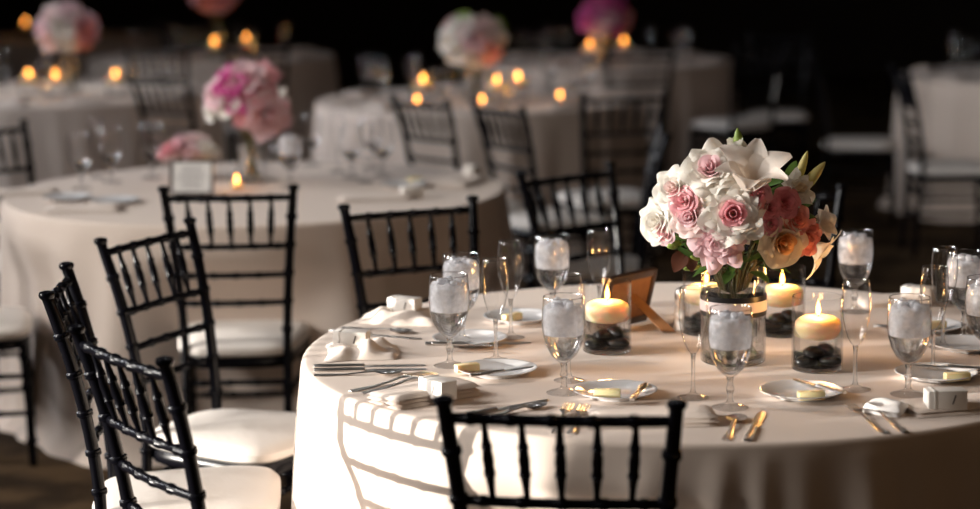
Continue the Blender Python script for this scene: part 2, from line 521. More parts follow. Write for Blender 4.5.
def rbumps(seed, n=26, lo=.015, hi=.05):
    rr = random.Random(seed)
    return [(2 * PI * (i + rr.uniform(-.3, .3)) / n, rr.uniform(.05, .10), rr.uniform(lo, hi)) for i in range(n)]


T1 = (.429, 4.46, .838)
def ang(px): return 1.5 * PI + math.asin(max(-1, min(1, (px - 716) / 418)))
b1 = [(ang(330), .16, .006), (ang(460), .14, .008), (ang(566), .055, .045), (ang(648), .05, .035), (ang(706), .03, .04), (ang(742), .028, .03),
      (ang(778), .04, .02), (ang(838), .05, .045), (ang(885), .05, .02), (ang(950), .06, .035), (ang(1010), .07, .03), (ang(1070), .07, .03)]
b1 += [(a, w_, h_) for a, w_, h_ in rbumps(3) if a < PI * 1.0]
tablecloth(*T1, b1, 1, 'ivory cloth on the large round front table, sunlit at its left', 'ivory tablecloths', 540, [(R_(252), .32, .14), (R_(215), .32, .05)])
T2 = (-.81, 7.24, .865)
tablecloth(*T2, rbumps(5, 26, .012, .04), 2, 'ivory cloth on the second round table, behind the black chairs at left', 'ivory tablecloths', 420, [(R_(272), .32, .12), (R_(215), .3, .06), (R_(150), .3, .06)])
T3 = (-2.33, 11.5, .838); T4 = (-.05, 10.8, .838); T5 = (3.2, 12.0, .838); T6 = (.745, 13.6, .838); T8 = (-1.9, 14.5, .838); T9 = (-3.5, 17.2, .838)
tablecloth(*T3, rbumps(6), 3, 'pale cloth of the far left table, under a pink and white arrangement', 'ivory tablecloths', 240)
tablecloth(*T4, rbumps(7), 4, 'pale cloth of the far middle table with several bright candles', 'ivory tablecloths', 240)
tablecloth(*T5, rbumps(8), 5, 'dim cloth of the table at the right edge behind the side-on chair', 'ivory tablecloths', 240)
tablecloth(*T6, rbumps(9), 6, 'dim brownish cloth of the far table under the magenta flowers', 'ivory tablecloths', 240)
tablecloth(*T8, rbumps(10), 7, 'dim cloth of the far back table under the topmost left flowers', 'ivory tablecloths', 240)
tablecloth(*T9, rbumps(11), 8, 'darkest cloth at the far back left corner under two orange candles', 'ivory tablecloths', 240)


# ------------------------------------------------------------------ glassware
def shell(outer, t):
    """outer profile from the bottom of the bowl to the rim; returns outer + rim + inner"""
    inner = [(max(0.0005, r - t), z + (t if i == 0 else 0)) for i, (r, z) in enumerate(outer)]
    return outer + [(outer[-1][0] - t / 2, outer[-1][1] + t * .6)] + inner[::-1]


GOB = [(.006, .060), (.014, .066), (.026, .078), (.035, .095), (.0405, .115), (.043, .138), (.0425, .160), (.0412, .178), (.0398, .193)]
GOBI = [(.0005, .064), (.012, .0675), (.0245, .0795), (.0335, .096), (.039, .1155), (.0395, .119)]
STEMG = [(.0, .0), (.034, .0), (.035, .0015), (.030, .0035), (.018, .006), (.009, .010), (.006, .017), (.0055, .026), (.0072, .034), (.0085, .038), (.0072, .042), (.0055, .047), (.006, .055), (.0075, .0605), (0, .0605)]


def make_goblet(ice=True):
    root = empty('water_goblet', '', 'glass')
    b = MB(); b.lathe(shell(GOB, .0013), 40, 0); b.build('bowl', GTHIN, root, sharp=70)
    b = MB(); b.lathe(STEMG[5:], 32); b.build('stem', GSOLID, root, sharp=50)
    b = MB(); b.lathe([(.0383, .1930), (.0388, .1942), (.0398, .1942), (.0402, .1930)], 48); b.build('rim', GSOLID, root)
    b = MB(); b.lathe([(0, .0006)] + [(r, z + .0006) for r, z in STEMG[1:6]], 40); b.build('foot', GTHIN, root, sharp=50)
    if not ice:
        b = MB(); b.lathe(GOBI[:4] + [(.0335, .0962), (.0005, .0962)], 30); b.build('water', WATER, root, sharp=50)
    if ice:
        b = MB(); b.lathe(GOBI + [(.0005, .119)], 36); b.build('water', WATER, root, sharp=50)
        rr = random.Random(3)
        b = MB(); prof = [(.0005, .1195), (.0388, .1195), (.0408, .138), (.0402, .16), (.0392, .170), (.036, .176), (.018, .179), (.0005, .180)]
        seg = 30; P = []
        for r, z in prof:
            P.append([(r * math.cos(2 * PI * i / seg), r * math.sin(2 * PI * i / seg), z + (0 if z < .17 else .003 * math.sin(i * 1.3 + z * 300))) for i in range(seg)])
        b.grid(P, True)
        for k in range(7):
            a = k * 2.4; q = .008 + .016 * rr.random()
            M = Matrix.Translation((q * math.cos(a), q * math.sin(a), .175 + .005 * rr.random())) @ Euler((rr.random() * 3, rr.random() * 3, rr.random() * 3)).to_matrix().to_4x4()
            b.box((0, 0, 0), (.017, .017, .014), .004, 0, M)
        b.build('ice', ICE, root, sharp=60)
    return root


FLU = [(.0045, .088), (.010, .094), (.0165, .106), (.0225, .124), (.0270, .145), (.0288, .165), (.0284, .185), (.0270, .203), (.0255, .218)]
STEMF = [(0, 0), (.030, 0), (.031, .0015), (.026, .0032), (.014, .0055), (.007, .010), (.0045, .018), (.0038, .035), (.0038, .07), (.0045, .082), (.0058, .0885), (0, .0885)]


def make_flute():
    root = empty('champagne_flute', '', 'glass')
    b = MB(); b.lathe(shell(FLU, .0012), 36, 0); b.build('bowl', GTHIN, root, sharp=70)
    b = MB(); b.lathe(STEMF[5:], 28); b.build('stem', GSOLID, root, sharp=50)
    b = MB(); b.lathe([(.0242, .2180), (.0246, .2191), (.0255, .2191), (.0259, .2180)], 48); b.build('rim', GSOLID, root)
    b = MB(); b.lathe([(0, .0006)] + [(r, z + .0006) for r, z in STEMF[1:6]], 36); b.build('foot', GTHIN, root, sharp=50)
    return root


goblet = Proto(make_goblet); clear_goblet = Proto(lambda: make_goblet(False)); flute = Proto(make_flute)
GG = 'water goblets with ice on the front table'; FG = 'empty champagne flutes on the front table'
HG, HF = TZ + .193, TZ + .218
def base(px, py, z): p = at(px, py, z); return (p.x, p.y, TZ)
for px, py, z, lab in [
    (450, 366, TZ, 'iced water goblet left of the bouquet, nearest the left napkins, front one of a pair'),
    (461, 255, HG, 'iced water goblet peeking out behind the front left goblet'),
    (552, 236, HG, 'iced water goblet at the back of the table, before the dark chair with glints'),
    (564, 393, TZ, 'iced water goblet just left of the left candle holder'),
    (730, 408, TZ, 'iced water goblet standing in front of the vase'),
    (856, 231, HG, 'iced water goblet right of the bouquet, seen above a flute'),
    (908, 395, TZ, 'iced water goblet behind the place card box at the right'),
    (966, 252, HG, 'iced water goblet near the right edge behind two flutes'),
    (987, 278, HG, 'iced water goblet cut off by the right edge of the photo')]:
    goblet(base(px, py, z), rnd.uniform(0, 6), lab, GG)
for px, py, z, lab in [
    (496, 361, TZ, 'empty flute in front of the back flute at the left of the table'),
    (511, 338, TZ, 'empty flute partly behind another, right of the left goblets'),
    (599, 230, HF, 'empty flute at the back, above the left candle'),
    (569, 381, TZ, 'empty flute behind the goblet left of the left candle'),
    (693, 398, TZ, 'empty flute left of the vase'),
    (855, 390, TZ, 'empty flute right of the right candle'),
    (935, 267, HF, 'empty flute at the right, in front of its twin'),
    (945, 248, HF, 'empty flute at the right, taller looking one behind its twin')]:
    flute(base(px, py, z), 0, lab, FG)


# ------------------------------------------------------------------ candles
def make_holder():
    root = empty('candle_holder', '', 'candle holder')
    r, H = .0525, .152
    b = MB(); b.lathe([(0, .0005), (r - .003, .0005), (r, .003), (r, H - .001), (r - .0012, H), (r - .0025, H - .001), (r - .0028, .012), (r - .006, .0095), (0, .0095)], 48)
    b.build('glass_cylinder', GCYL, root, sharp=50)
    b = MB(); b.lathe([(r - .0030, H), (r - .0026, H + .0012), (r - .0004, H + .0012), (r + .0001, H)], 56); b.build('rim', GCYL, root)
    b = MB(); b.lathe([(0, .0002), (r - .004, .0002), (r - .002, .002), (r - .002, .008), (r - .005, .0092), (0, .0092)], 40); b.build('glass_base', GSOLID, root, sharp=50)
    b = MB(); b.lathe([(0, .010), (r - .0036, .0125), (r - .0036, .092), (0, .092)], 48); b.build('water', WATER, root, sharp=50)
    return root


def make_candle():
    root = empty('floating_candle', '', 'candle')
    b = MB(); b.lathe([(0, -.028), (.022, -.0275), (.037, -.023), (.0455, -.012), (.0475, .000), (.0468, .006), (.043, .012), (.034, .017), (.020, .0195), (.010, .0185), (0, .018)], 40)
    b.build('wax', WAX, root, sharp=70)
    b = MB(); b.tube([(0, 0, .017), (.0006, 0, .022), (.0016, 0, .026)], .0011, 8); b.build('wick', WICK, root)
    b = MB(); b.lathe([(0, .021), (.0030, .0225), (.0050, .027), (.0054, .032), (.0044, .039), (.0026, .046), (.0010, .052), (0, .055)], 16); b.build('flame', FLAME, root, sharp=80)
    return root


def make_pebble():
    b = MB(); n, m = 18, 10
    P = [[(.021 * math.sin(PI * j / m) * math.cos(2 * PI * i / n) * (1 + .08 * math.sin(2 * i * 2 * PI / n + 1)), .016 * math.sin(PI * j / m) * math.sin(2 * PI * i / n), .010 * math.cos(PI * j / m) * (1 + .1 * math.sin(2 * PI * i / n))) for i in range(n)] for j in range(m + 1)]
    b.grid(P, True); return tag(b.build('pebble', PEBBLE, sharp=80), '', 'pebble')


holder = Proto(make_holder); candle = Proto(make_candle); pebble = Proto(make_pebble)


def candle_light(p, power):
    l = bpy.data.lights.new('candle_light', 'POINT'); l.energy = power; l.color = (1, .50, .16); l.shadow_soft_size = .012
    o = bpy.data.objects.new('candle_light', l); C.objects.link(o); o.location = p


rr = random.Random(21)
for px, py, z, wh in [(607, 351, TZ, 'left'), (817, 369, TZ, 'right'), (782, 267, TZ + .152, 'middle'), (706, 266, TZ + .152, 'back')]:
    p = at(px, py, z); x, y = p.x, p.y
    desc = {'left': 'beside the brown photo frame', 'right': 'at the right of the bouquet', 'middle': 'half hidden behind the right of the vase', 'back': 'hidden behind the left of the vase'}[wh]
    holder((x, y, TZ), 0, 'clear glass cylinder of water and stones ' + desc, 'glass candle holders on the front table')
    candle((x + .001, y, TZ + .092), rr.uniform(0, 6), 'lit ivory floating candle in the cylinder ' + desc, 'floating candles on the front table')
    candle_light((x, y, TZ + .137), .95)
    layout = [(-.024, -.018, 0, .0205, 10), (.022, -.022, 0, .0205, -20), (.02, .022, 0, .0205, 40), (-.022, .022, 0, .0205, 80), (-.005, -.006, 12, .038, 60), (.018, .004, 20, .040, 100)]
    for k, (dx, dy, tl, dz, a) in enumerate(layout):
        q = pebble((x + dx, y + dy, TZ + dz + (.002 if k % 2 else 0)), R_(a + rr.uniform(-20, 20)), 'smooth black stone in the cylinder ' + desc, 'black stones in the cylinder ' + desc)
        q.rotation_euler.x = R_(tl); s = rr.uniform(1.12, 1.3); q.scale = (s, s, s)

# ------------------------------------------------------------------ plates, butter, cutlery
def make_plate():
    b = MB(); b.lathe([(0, .003), (.045, .003), (.048, 0), (.052, 0), (.056, .005), (.078, .011), (.0825, .0135), (.083, .0145), (.0815, .015), (.077, .0135), (.056, .0085), (.050, .0062), (0, .0062)], 48)
    return tag(b.build('bread_plate', PORC, sharp=50), '', 'plate')


def make_butter():
    b = MB(); b.box((0, 0, .0085), (.052, .019, .017), .003); return tag(b.build('butter_pat', BUTTER), '', 'butter')


def strip(b, stn, curve=lambda s: 0, th=.0022):
    """flat metal piece along +Y: stations (s, halfwidth)"""
    top, bot = [], []
    for s, w_ in stn:
        z = curve(s); t = th
        top.append([(-w_, s, z + t * .35), (-w_ * .55, s, z + t), (0, s, z + t * 1.15), (w_ * .55, s, z + t), (w_, s, z + t * .35), (w_ * .9, s, z), (-w_ * .9, s, z)])
    b.grid(top, True)
    for row in (0, len(stn) - 1):
        o = len(b.v) - 7 * len(stn) + row * 7
        b.f.append([o + k for k in range(7)]); b.m.append(0)


def make_knife():
    root = empty('table_knife', '', 'knife')
    b = MB(); strip(b, [(0, .0055), (.003, .0078), (.03, .0088), (.075, .0068), (.098, .0062), (.102, .0075), (.106, .0062)], th=.006); b.build('handle', SILVER, root, sharp=35)
    b = MB(); strip(b, [(.105, .0055), (.115, .0075), (.14, .0095), (.19, .0098), (.215, .0088), (.228, .006), (.234, .0015)], th=.002); b.build('blade', SILVER, root, sharp=35)
    return root


def make_fork():
    root = empty('table_fork', '', 'fork')
    cv = lambda s: .007 * max(0, min(1, (s - .08) / .05)) - .004 * max(0, (s - .15) / .05) ** 2 + .003 * max(0, (s - .18) / .02)
    b = MB(); strip(b, [(0, .006), (.003, .0085), (.02, .0092), (.06, .0055), (.10, .0035), (.13, .0042), (.145, .0105), (.152, .012)], cv, .0028); b.build('handle', SILVER, root)
    for k in range(4):
        x = -.0095 + k * .00633; t = MB()
        t.tube([(x, .150, cv(.150) + .0015), (x, .175, cv(.175) + .0012), (x, .198, cv(.198) + .002), (x * .98, .205, cv(.2) + .003)], [.0022, .0019, .0015, .0006], 6); t.build('tine', SILVER, root)
    return root


def make_spoon():
    root = empty('table_spoon', '', 'spoon')
    b = MB(); strip(b, [(0, .006), (.003, .0085), (.02, .0092), (.06, .0055), (.10, .0034), (.128, .0034)], lambda s: .006 * max(0, min(1, (s - .06) / .06)), .0028); b.build('handle', SILVER, root)
    b = MB(); P = []
    for j in range(9):
        s = j / 8; y = .126 + .055 * s; w_ = .0035 + .0165 * math.sin(PI * min(1, s * .93 + .05)) ** .8
        P.append([(w_ * u, y, .007 - .0055 * (1 - u * u) * math.sin(PI * s)) for u in (-1, -.6, -.2, .2, .6, 1)])
    b.grid(P); b.grid([[(x, y, z - .0012) for x, y, z in row][::-1] for row in P]); b.build('bowl', SILVER, root, sharp=80)
    return root


def make_spreader():
    root = empty('butter_knife', '', 'knife')
    b = MB(); strip(b, [(0, .0045), (.003, .0066), (.03, .0068), (.07, .0048), (.082, .0048)], th=.005); b.build('handle', SILVER, root)
    b = MB(); strip(b, [(.081, .0045), (.092, .0065), (.12, .0085), (.145, .0075), (.156, .0015)], th=.0016); b.build('blade', SILVER, root)
    return root


plate = Proto(make_plate); butter = Proto(make_butter); knife = Proto(make_knife); fork = Proto(make_fork); spoon = Proto(make_spoon); spreader = Proto(make_spreader)


def lay(pr, p, q, label, group=None, dz=0.0, tilt=0):
    """lay a piece with its handle end at pixel p, pointing toward pixel q"""
    a, c = at(*p), at(*q); d = c - a
    o = pr((a.x, a.y, TZ + .0006 + dz), math.atan2(d.y, d.x) - PI / 2, label, group)
    if tilt: o.rotation_euler.x = R_(tilt)
    return o


PG, BG, KG = 'bread plates on the front table', 'butter pats', 'cutlery on the front table'
def setting(px, py, lab, bpx=None, blab=None, brot=10, sp=None, slab=None):
    p = at(px, py); plate((p.x, p.y, TZ + .0003), 0, lab, PG)
    if bpx:
        q = at(*bpx, TZ + .008); butter((q.x, q.y, TZ + .0068), R_(brot), blab, BG)
    if sp:
        a, c = at(*sp[0], TZ + .016), at(*sp[1], TZ + .016); d = c - a
        o = spreader((a.x, a.y, TZ + .0165), math.atan2(d.y, d.x) - PI / 2, slab, KG)
setting(497, 374, 'white bread plate right of the left goblet pair', (467, 371), 'butter pat on the left end of the left bread plate', 25, ((470, 377), (546, 365)), 'butter knife laid across the left bread plate, tip to the right')
setting(615, 396, 'white bread plate right behind the nearest chair', (607, 397), 'butter pat on the plate behind the nearest chair', -3, ((632, 401), (650, 378)), 'short butter knife standing off the plate behind the nearest chair')
setting(801, 396, 'white bread plate in front of the right candle', (811, 399), 'butter pat on the plate in front of the right candle', 4, ((845, 394), (792, 379)), 'butter knife across the plate in front of the right candle')
setting(936, 378, 'white bread plate near the right edge behind the box', (957, 380), 'butter pat on the plate near the right edge', 8, ((990, 370), (922, 366)), 'butter knife on the plate near the right edge')
setting(470, 343, 'white bread plate behind the front left goblet', None, None, 0, ((432, 344), (500, 346)), 'butter knife on the plate behind the front left goblet')
setting(519, 321, 'white bread plate at the far left side behind the flutes', (512, 320), 'butter pat on the plate behind the flutes', 40)
setting(968, 349, 'white bread plate at the right edge under the twin flutes')
setting(926, 330, 'white bread plate behind the right goblet', (935, 328), 'butter pat on the plate behind the right goblet', 20)

for k, (p, q) in enumerate([((314, 367.5), (440, 365.5)), ((314, 371.5), (440, 369.5)), ((314, 376), (440, 374))]):
    lay((knife, knife, spoon)[k], p, q, ('knife farthest of the three parallel pieces at the left edge of the front table', 'middle knife of the three parallel pieces at the left edge of the front table', 'spoon nearest of the three parallel pieces at the left edge of the front table')[k], KG)
for k, (p, q) in enumerate([((350, 392), (432, 375)), ((362, 394), (448, 374))]):
    lay(fork, p, q, ('left fork of the pair lying behind the front left box', 'right fork of the pair lying behind the front left box')[k], KG)
for k, (p, q) in enumerate([((330, 332), (440, 341)), ((342, 328), (450, 337))]):
    lay((knife, spoon)[k], p, q, ('sunlit knife between the two left napkins', 'sunlit spoon beside the knife between the two left napkins')[k], KG)
lay(knife, (452, 419), (560, 398), 'knife pointing right behind the top rail of the nearest chair', KG)
lay(spoon, (472, 421), (570, 401), 'spoon beside the knife behind the top rail of the nearest chair', KG)
lay(fork, (555, 434), (578, 392), 'left fork of the pair seen over the nearest chair', KG)
lay(fork, (571, 435), (594, 393), 'right fork of the pair seen over the nearest chair', KG)
lay(spoon, (726, 441), (745, 405), 'spoon with orange glint left of the knife on the front edge', KG)
lay(knife, (747, 442), (768, 402), 'knife with orange glint on the front edge right of the spoon', KG)
lay(fork, (886, 434), (832, 397), 'left fork of the pair beside the white rippled napkin end', KG)
lay(fork, (906, 433), (850, 396), 'right fork of the pair beside the white rippled napkin end', KG)
lay(knife, (874, 327), (912, 331), 'dark looking knife behind the right goblet', KG)
lay(knife, (425, 345), (545, 343), 'knife running behind the front left goblet under the flutes', KG, dz=.0)


# ------------------------------------------------------------------ napkins and place boxes
def napkin_mesh(L, W, layers, puff, seed, flare=0):
    rr = random.Random(seed); b = MB(); z = 0
    for k in range(layers):
        th = .0075 + puff * .5; n, m = 22, 12
        top, botm = [], []
        dx, dy = rr.uniform(-.004, .004), rr.uniform(-.004, .004)
        for j in range(m + 1):
            v = j / m * 2 - 1; rt, rb = [], []
            for i in range(n + 1):
                u = i / n * 2 - 1
                wv = 1 + flare * (u + 1) / 2
                e = (1 - abs(u) ** 8) ** .5 * (1 - abs(v) ** 6) ** .5
                zz = th * e + puff * e * (.5 * math.sin(3 * u + seed + k) * math.cos(2.2 * v + k) + .35 * math.sin(5 * v * flare + 2 * u))
                zz = max(.0004, zz)
                x, y = u * L / 2 + dx * (k > 0), v * W / 2 * wv * (1 - .06 * k) + dy * (k > 0)
                rt.append((x, y, z + zz)); rb.append((x, y, z + .0002))
            top.append(rt); botm.append(rb[::-1])
        b.grid(top); b.grid(botm)
        z += th * .85
    return b


def puffy_napkin(L, W, seed):
    rr = random.Random(seed); n, m = 40, 28; b = MB(); top, bot = [], []
    for j in range(m + 1):
        v = j / m * 2 - 1; rt, rb = [], []
        for i in range(n + 1):
            u = i / n * 2 - 1
            e = max(0, 1 - abs(u) ** 6) ** .6 * max(0, 1 - abs(v) ** 6) ** .6
            z = .006 + .010 * math.exp(-((u + .55 + .2 * v) / .22) ** 2) + .014 * math.exp(-((u - .35 - .25 * v) / .26) ** 2) + .012 * math.exp(-((v + .5 + .3 * u) / .3) ** 2) \
                + .004 * math.sin(7 * u + 3 * v + seed) + .003 * math.sin(9 * v - 4 * u)
            x = L / 2 * (u + .06 * math.sin(3 * v + seed)); y = W / 2 * (v * (1 - .12 * u) + .07 * math.sin(2.6 * u + seed))
            rt.append((x, y, max(.0006, z * e))); rb.append((x, y, .0002))
        top.append(rt); bot.append(rb[::-1])
    b.grid(top); b.grid(bot)
    return b


NG = 'folded napkins on the front table'
def napkin(px, py, rot, L, W, layers, puff, seed, label, mat=None, flare=0):
    p = at(px, py); o = (puffy_napkin(L, W, seed) if layers == 0 else napkin_mesh(L, W, layers, puff, seed, flare)).build('napkin', mat or NAPKIN, loc=(p.x, p.y, TZ + .0006), rz=R_(rot), sharp=60)
    return tag(o, label, 'napkin', NG)


napkin(362, 352, 2, .155, .19, 0, .010, 2, 'puffy sunlit napkin at the left edge above the three parallel pieces')
napkin(408, 319, -24, .20, .17, 0, .008, 5, 'sunlit napkin farther back at the left, before the chair back')
napkin(425, 398, 38, .21, .11, 3, .004, 8, 'napkin lying under the box left of the nearest chair')
napkin(652, 422, 2, .235, .10, 3, .0025, 11, 'flat folded napkin right behind the nearest chair')
napkin(962, 408, 14, .23, .11, 2, .002, 14, 'brown looking napkin at the right under the box')
napkin(884, 412, -25, .075, .05, 2, .006, 17, 'white rippled napkin end beside the right forks', NAPKIN_W, .6)
napkin(893, 303, 5, .17, .12, 2, .003, 19, 'small looking napkin at the far right of the table, before the dark')


def make_box():
    root = empty('favor_box', '', 'favor box')
    b = MB(); b.box((0, 0, .019), (.074, .038, .037), .0016); b.build('box', BOXW, root)
    b = MB(); b.box((-.024, 0, .0195), (.0055, .039, .0384), .0004); b.build('ribbon', BOXR, root)
    b = MB(); b.box((.012, -.0193, .021), (.0026, .0008, .018), 0, 0, Matrix.Translation((.012, -.0203, .022)) @ Matrix.Rotation(R_(18), 4, 'Y') @ Matrix.Translation((-.012, .0203, -.022))); b.build('mark', BOXD, root)
    return root


box = Proto(make_box); XG = 'small ivory favor boxes'
for px, py, dz, a, lab in [(352, 353, .012, -12, 'small ivory box on the puffy left napkin'), (405, 318, .012, -28, 'small ivory box on the farther left napkin'),
                           (438, 403, .011, -52, 'small ivory box left of the nearest chair post'), (945, 413, .0085, 4, 'small ivory box with a dark slash near the right edge'),
                           (918, 305, .008, -30, 'small ivory box at the far right beyond the goblets')]:
    p = at(px, py); box((p.x, p.y, TZ + dz), R_(a), lab, XG)

# shakers by the vase
def make_shaker():
    root = empty('salt_shaker', '', 'shaker')
    b = MB(); b.lathe([(0, 0), (.016, 0), (.018, .003), (.0165, .03), (.014, .06), (.013, .072), (0, .072)], 20); b.build('body', SALT, root)
    b = MB(); b.lathe([(.0145, .070), (.0148, .082), (.012, .091), (.006, .096), (0, .097)], 20); b.build('cap', CHROME, root)
    return root
shaker = Proto(make_shaker)
p = at(681, 329); shaker((p.x, p.y, TZ), 0, 'small pale shaker behind the flute left of the vase')
p = at(693, 355); 

# ------------------------------------------------------------------ photo frame with easel back
def photo_frame(corner, wdir, backdir, W, H, lean, label, f=.017, foot=None):
    """corner: bottom corner of the frame, wdir runs along its lower edge away from it"""
    c0 = Vector(corner); w_ = Vector(wdir).normalized(); bd = Vector(backdir).normalized(); up = (Vector((0, 0, 1)) * math.cos(lean) + bd * math.sin(lean))
    nrm = w_.cross(up)
    if nrm.dot(bd) < 0: nrm = -nrm
    root = empty('photo_frame', label, 'photo frame', c0 + w_ * W / 2)
    M = Matrix(((w_.x, nrm.x, up.x, 0), (w_.y, nrm.y, up.y, 0), (w_.z, nrm.z, up.z, .004), (0, 0, 0, 1)))
    b = MB()
    for x0, z0, dx, dz in ((0, f / 2, W, f), (0, H - f / 2, W, f), (-W / 2 + f / 2, H / 2, f, H), (W / 2 - f / 2, H / 2, f, H)):
        b.box((x0, 0, z0), (dx, .016, dz), .002, 0, M)
    b.build('frame', WOODF, root)
    b = MB(); b.box((0, .004, H / 2), (W - 1.2 * f, .004, H - 1.2 * f), 0, 0, M); b.build('backing_board', BACKB, root)
    b = MB(); b.box((0, -.002, H / 2), (W - 1.6 * f, .003, H - 1.6 * f), 0, 0, M)
    b.build('paper', PAPER, root)
    b = MB(); rr = random.Random(4)
    for k in range(7):
        b.box((rr.uniform(-.004, .004), -.004, H * (.78 - .095 * k)), ((W - 3.5 * f) * rr.uniform(.5, .9), .0012, .0035), 0, 0, M)
    b.build('printed_lines', INK, root)
    if foot:
        a = M @ Vector((0, .009, H * .62)); e = Vector(foot) - root.location; sx = Vector((1, 0, 0)) * .015
        t = Vector((0, 0, 1)).cross(w_) * .003
        t = nrm * .0025
        q = [a - sx * .8, a + sx * .8, e + sx * 1.0, e - sx * 1.0]
        b = MB(); b.add([p_ + t for p_ in q] + [p_ - t for p_ in q], [[0, 1, 2, 3], [7, 6, 5, 4], [0, 4, 5, 1], [1, 5, 6, 2], [2, 6, 7, 3], [3, 7, 4, 0]]); b.build('easel_leg', BACKB, root)
    return root
ft = at(669, 333)
photo_frame((.355, 4.775, TZ), (-.65, -.75, 0), (.75, -.65, 0), .18, .13, R_(15), 'dark wooden photo frame seen from behind on its brown easel leg, beside the left candle', foot=(ft.x, ft.y, TZ + .003))

# ------------------------------------------------------------------ flowers
def frame_to(axis, loc=(0, 0, 0), spin=0):
    q = Vector(axis).to_track_quat('Z', 'Y')
    return Matrix.Translation(loc) @ q.to_matrix().to_4x4() @ Matrix.Rotation(spin, 4, 'Z')


def petal(b, R, H, phi, hw, curl, ruf, rr, M, mat=0, nu=6, nv=6, z0=0.0):
    P = []; ph = rr.uniform(0, 6)
    for j in range(nv + 1):
        v = j / nv; row = []
        for i in range(nu + 1):
            u = i / nu * 2 - 1
            wd = hw * (.45 + .55 * math.sin(min(1, v * 1.1) * PI / 2)) * (1 - .30 * max(0, (v - .7) / .3) ** 2)
            ro = R * (.22 + .78 * v ** .6) + curl * R * max(0, v - .55) ** 2 * 3.2
            z = H * (v - .22 * v * u * u) - curl * H * max(0, v - .6) ** 2 * 3.0
            z += ruf * R * math.sin(4.2 * u + ph) * v * v; ro += ruf * .8 * R * math.cos(3.6 * u + ph * 2) * v * v
            a = phi + wd * u
            row.append((ro * math.cos(a), ro * math.sin(a), z0 + z))
        P.append(row)
    b.grid(P, mat=mat, M=M)


def rose(b, M, r, rr, layers=5, mats=(0, 0), openness=1.0, ruf=.05, nu=6, nv=6, core=.45):
    for i in range(layers):
        f = i / max(1, layers - 1)
        n = 3 + (i > 1) + (i > 3)
        R = r * (.14 + .80 * f ** .9); H = r * (1.0 - .35 * f * openness)
        for k in range(n):
            petal(b, R, H, 2 * PI * k / n + i * .9 + rr.uniform(-.2, .2), (PI / n) * 1.35, (.06 + .40 * f * openness), ruf * (.4 + f), rr, M, mats[0] if f < core else mats[1], nu, nv, z0=-.02 * r * i)
    # calyx cup closes the underside
    b.lathe([(.02 * r, -.16 * r), (.25 * r, -.12 * r), (.42 * r, .05 * r), (.30 * r, .18 * r)], 10, mats[1], M)


def lily(b, M, L, W, rr, n=6, open_=1.0, mat=0, start=0, which=None):
    for k in range(n):
        if which and k not in which: continue
        phi = start + 2 * PI * k / n; ph = rr.uniform(0, 6); wk = W * (1.1 if k % 2 else .85)
        P = []
        for j in range(13):
            s = j / 12; row = []
            w_ = wk * (.12 + math.sin(PI * min(1, s * .97) ** .8) ** .9) * .5
            ro = L * open_ * (.10 * s + .62 * s ** 1.8)
            z = L * (.85 * s - .42 * open_ * max(0, s - .5) ** 2 * 4 * .5)
            for i in range(7):
                u = i / 6 * 2 - 1
                dz = w_ * .30 * u * u + .05 * wk * math.sin(5 * s + 3 * u + ph) * abs(u)
                t = u * w_
                x = (ro - dz * .6) * math.cos(phi) - t * math.sin(phi); y = (ro - dz * .6) * math.sin(phi) + t * math.cos(phi)
                row.append((x, y, z + dz * .6))
            P.append(row)
        b.grid(P, mat=mat, M=M)


def leafm(b, p0, d, L, W, up, mat=0, bend=.25):
    d = Vector(d).normalized(); s_ = d.cross(Vector(up)).normalized() if d.cross(Vector(up)).length > 1e-3 else d.orthogonal()
    n_ = s_.cross(d); P = []
    for j in range(8):
        t = j / 7; w_ = W * math.sin(PI * (t * .96 + .02)) ** .8 / 2
        c = Vector(p0) + d * L * t - n_ * bend * L * t * t
        P.append([c - s_ * w_ + n_ * w_ * .25, c, c + s_ * w_ + n_ * w_ * .25])
    b.grid(P, mat=mat)


VX, VY = at(733, 361).x, at(733, 361).y
# vase
vr, vh = .068, .205
root = empty('cylinder_vase', 'clear glass cylinder vase with black and white ribbon, holding the large bouquet', 'vase', (VX, VY, TZ))
b = MB(); b.lathe([(0, .0005), (vr - .004, .0005), (vr, .004), (vr, vh - .001), (vr - .0015, vh), (vr - .003, vh - .001), (vr - .0032, .014), (vr - .007, .011), (0, .011)], 56); b.build('glass', GTHIN, root, sharp=50)
b = MB(); b.lathe([(0, .0003), (vr - .005, .0003), (vr - .003, .002), (vr - .003, .009), (vr - .006, .0106), (0, .0106)], 48); b.build('glass_base', GSOLID, root, sharp=50)
b = MB(); b.lathe([(vr + .0004, .103), (vr + .0012, .103), (vr + .0012, .146), (vr + .0004, .146), (vr + .0004, .103)], 64); b.build('black_ribbon', RIB_K, root, sharp=30)
b = MB(); b.lathe([(vr + .0014, .113), (vr + .0024, .113), (vr + .0024, .135), (vr + .0014, .135), (vr + .0014, .113)], 64); b.build('white_ribbon', RIB_W, root, sharp=30)
b = MB(); b.lathe([(0, .0115), (vr - .004, .0145), (vr - .004, .155), (0, .155)], 48); b.build('water', WATER, root, sharp=50)

BC = aty(737, 216, VY); BR = .178         # middle of the bouquet's dome
BC_Z = BC.z
rs = random.Random(5)
MOUTH = Vector((VX, VY, TZ + vh))


def head(px, py, lift=1.0):
    """point on the bouquet's dome"""
    p = aty(px, py, VY); dx, dz = p.x - BC.x, p.z - BC.z
    q = BR * BR - dx * dx - dz * dz
    dy = math.sqrt(max(.0004, q)) * .85 * lift
    p = aty(px, py, VY - dy)
    return p


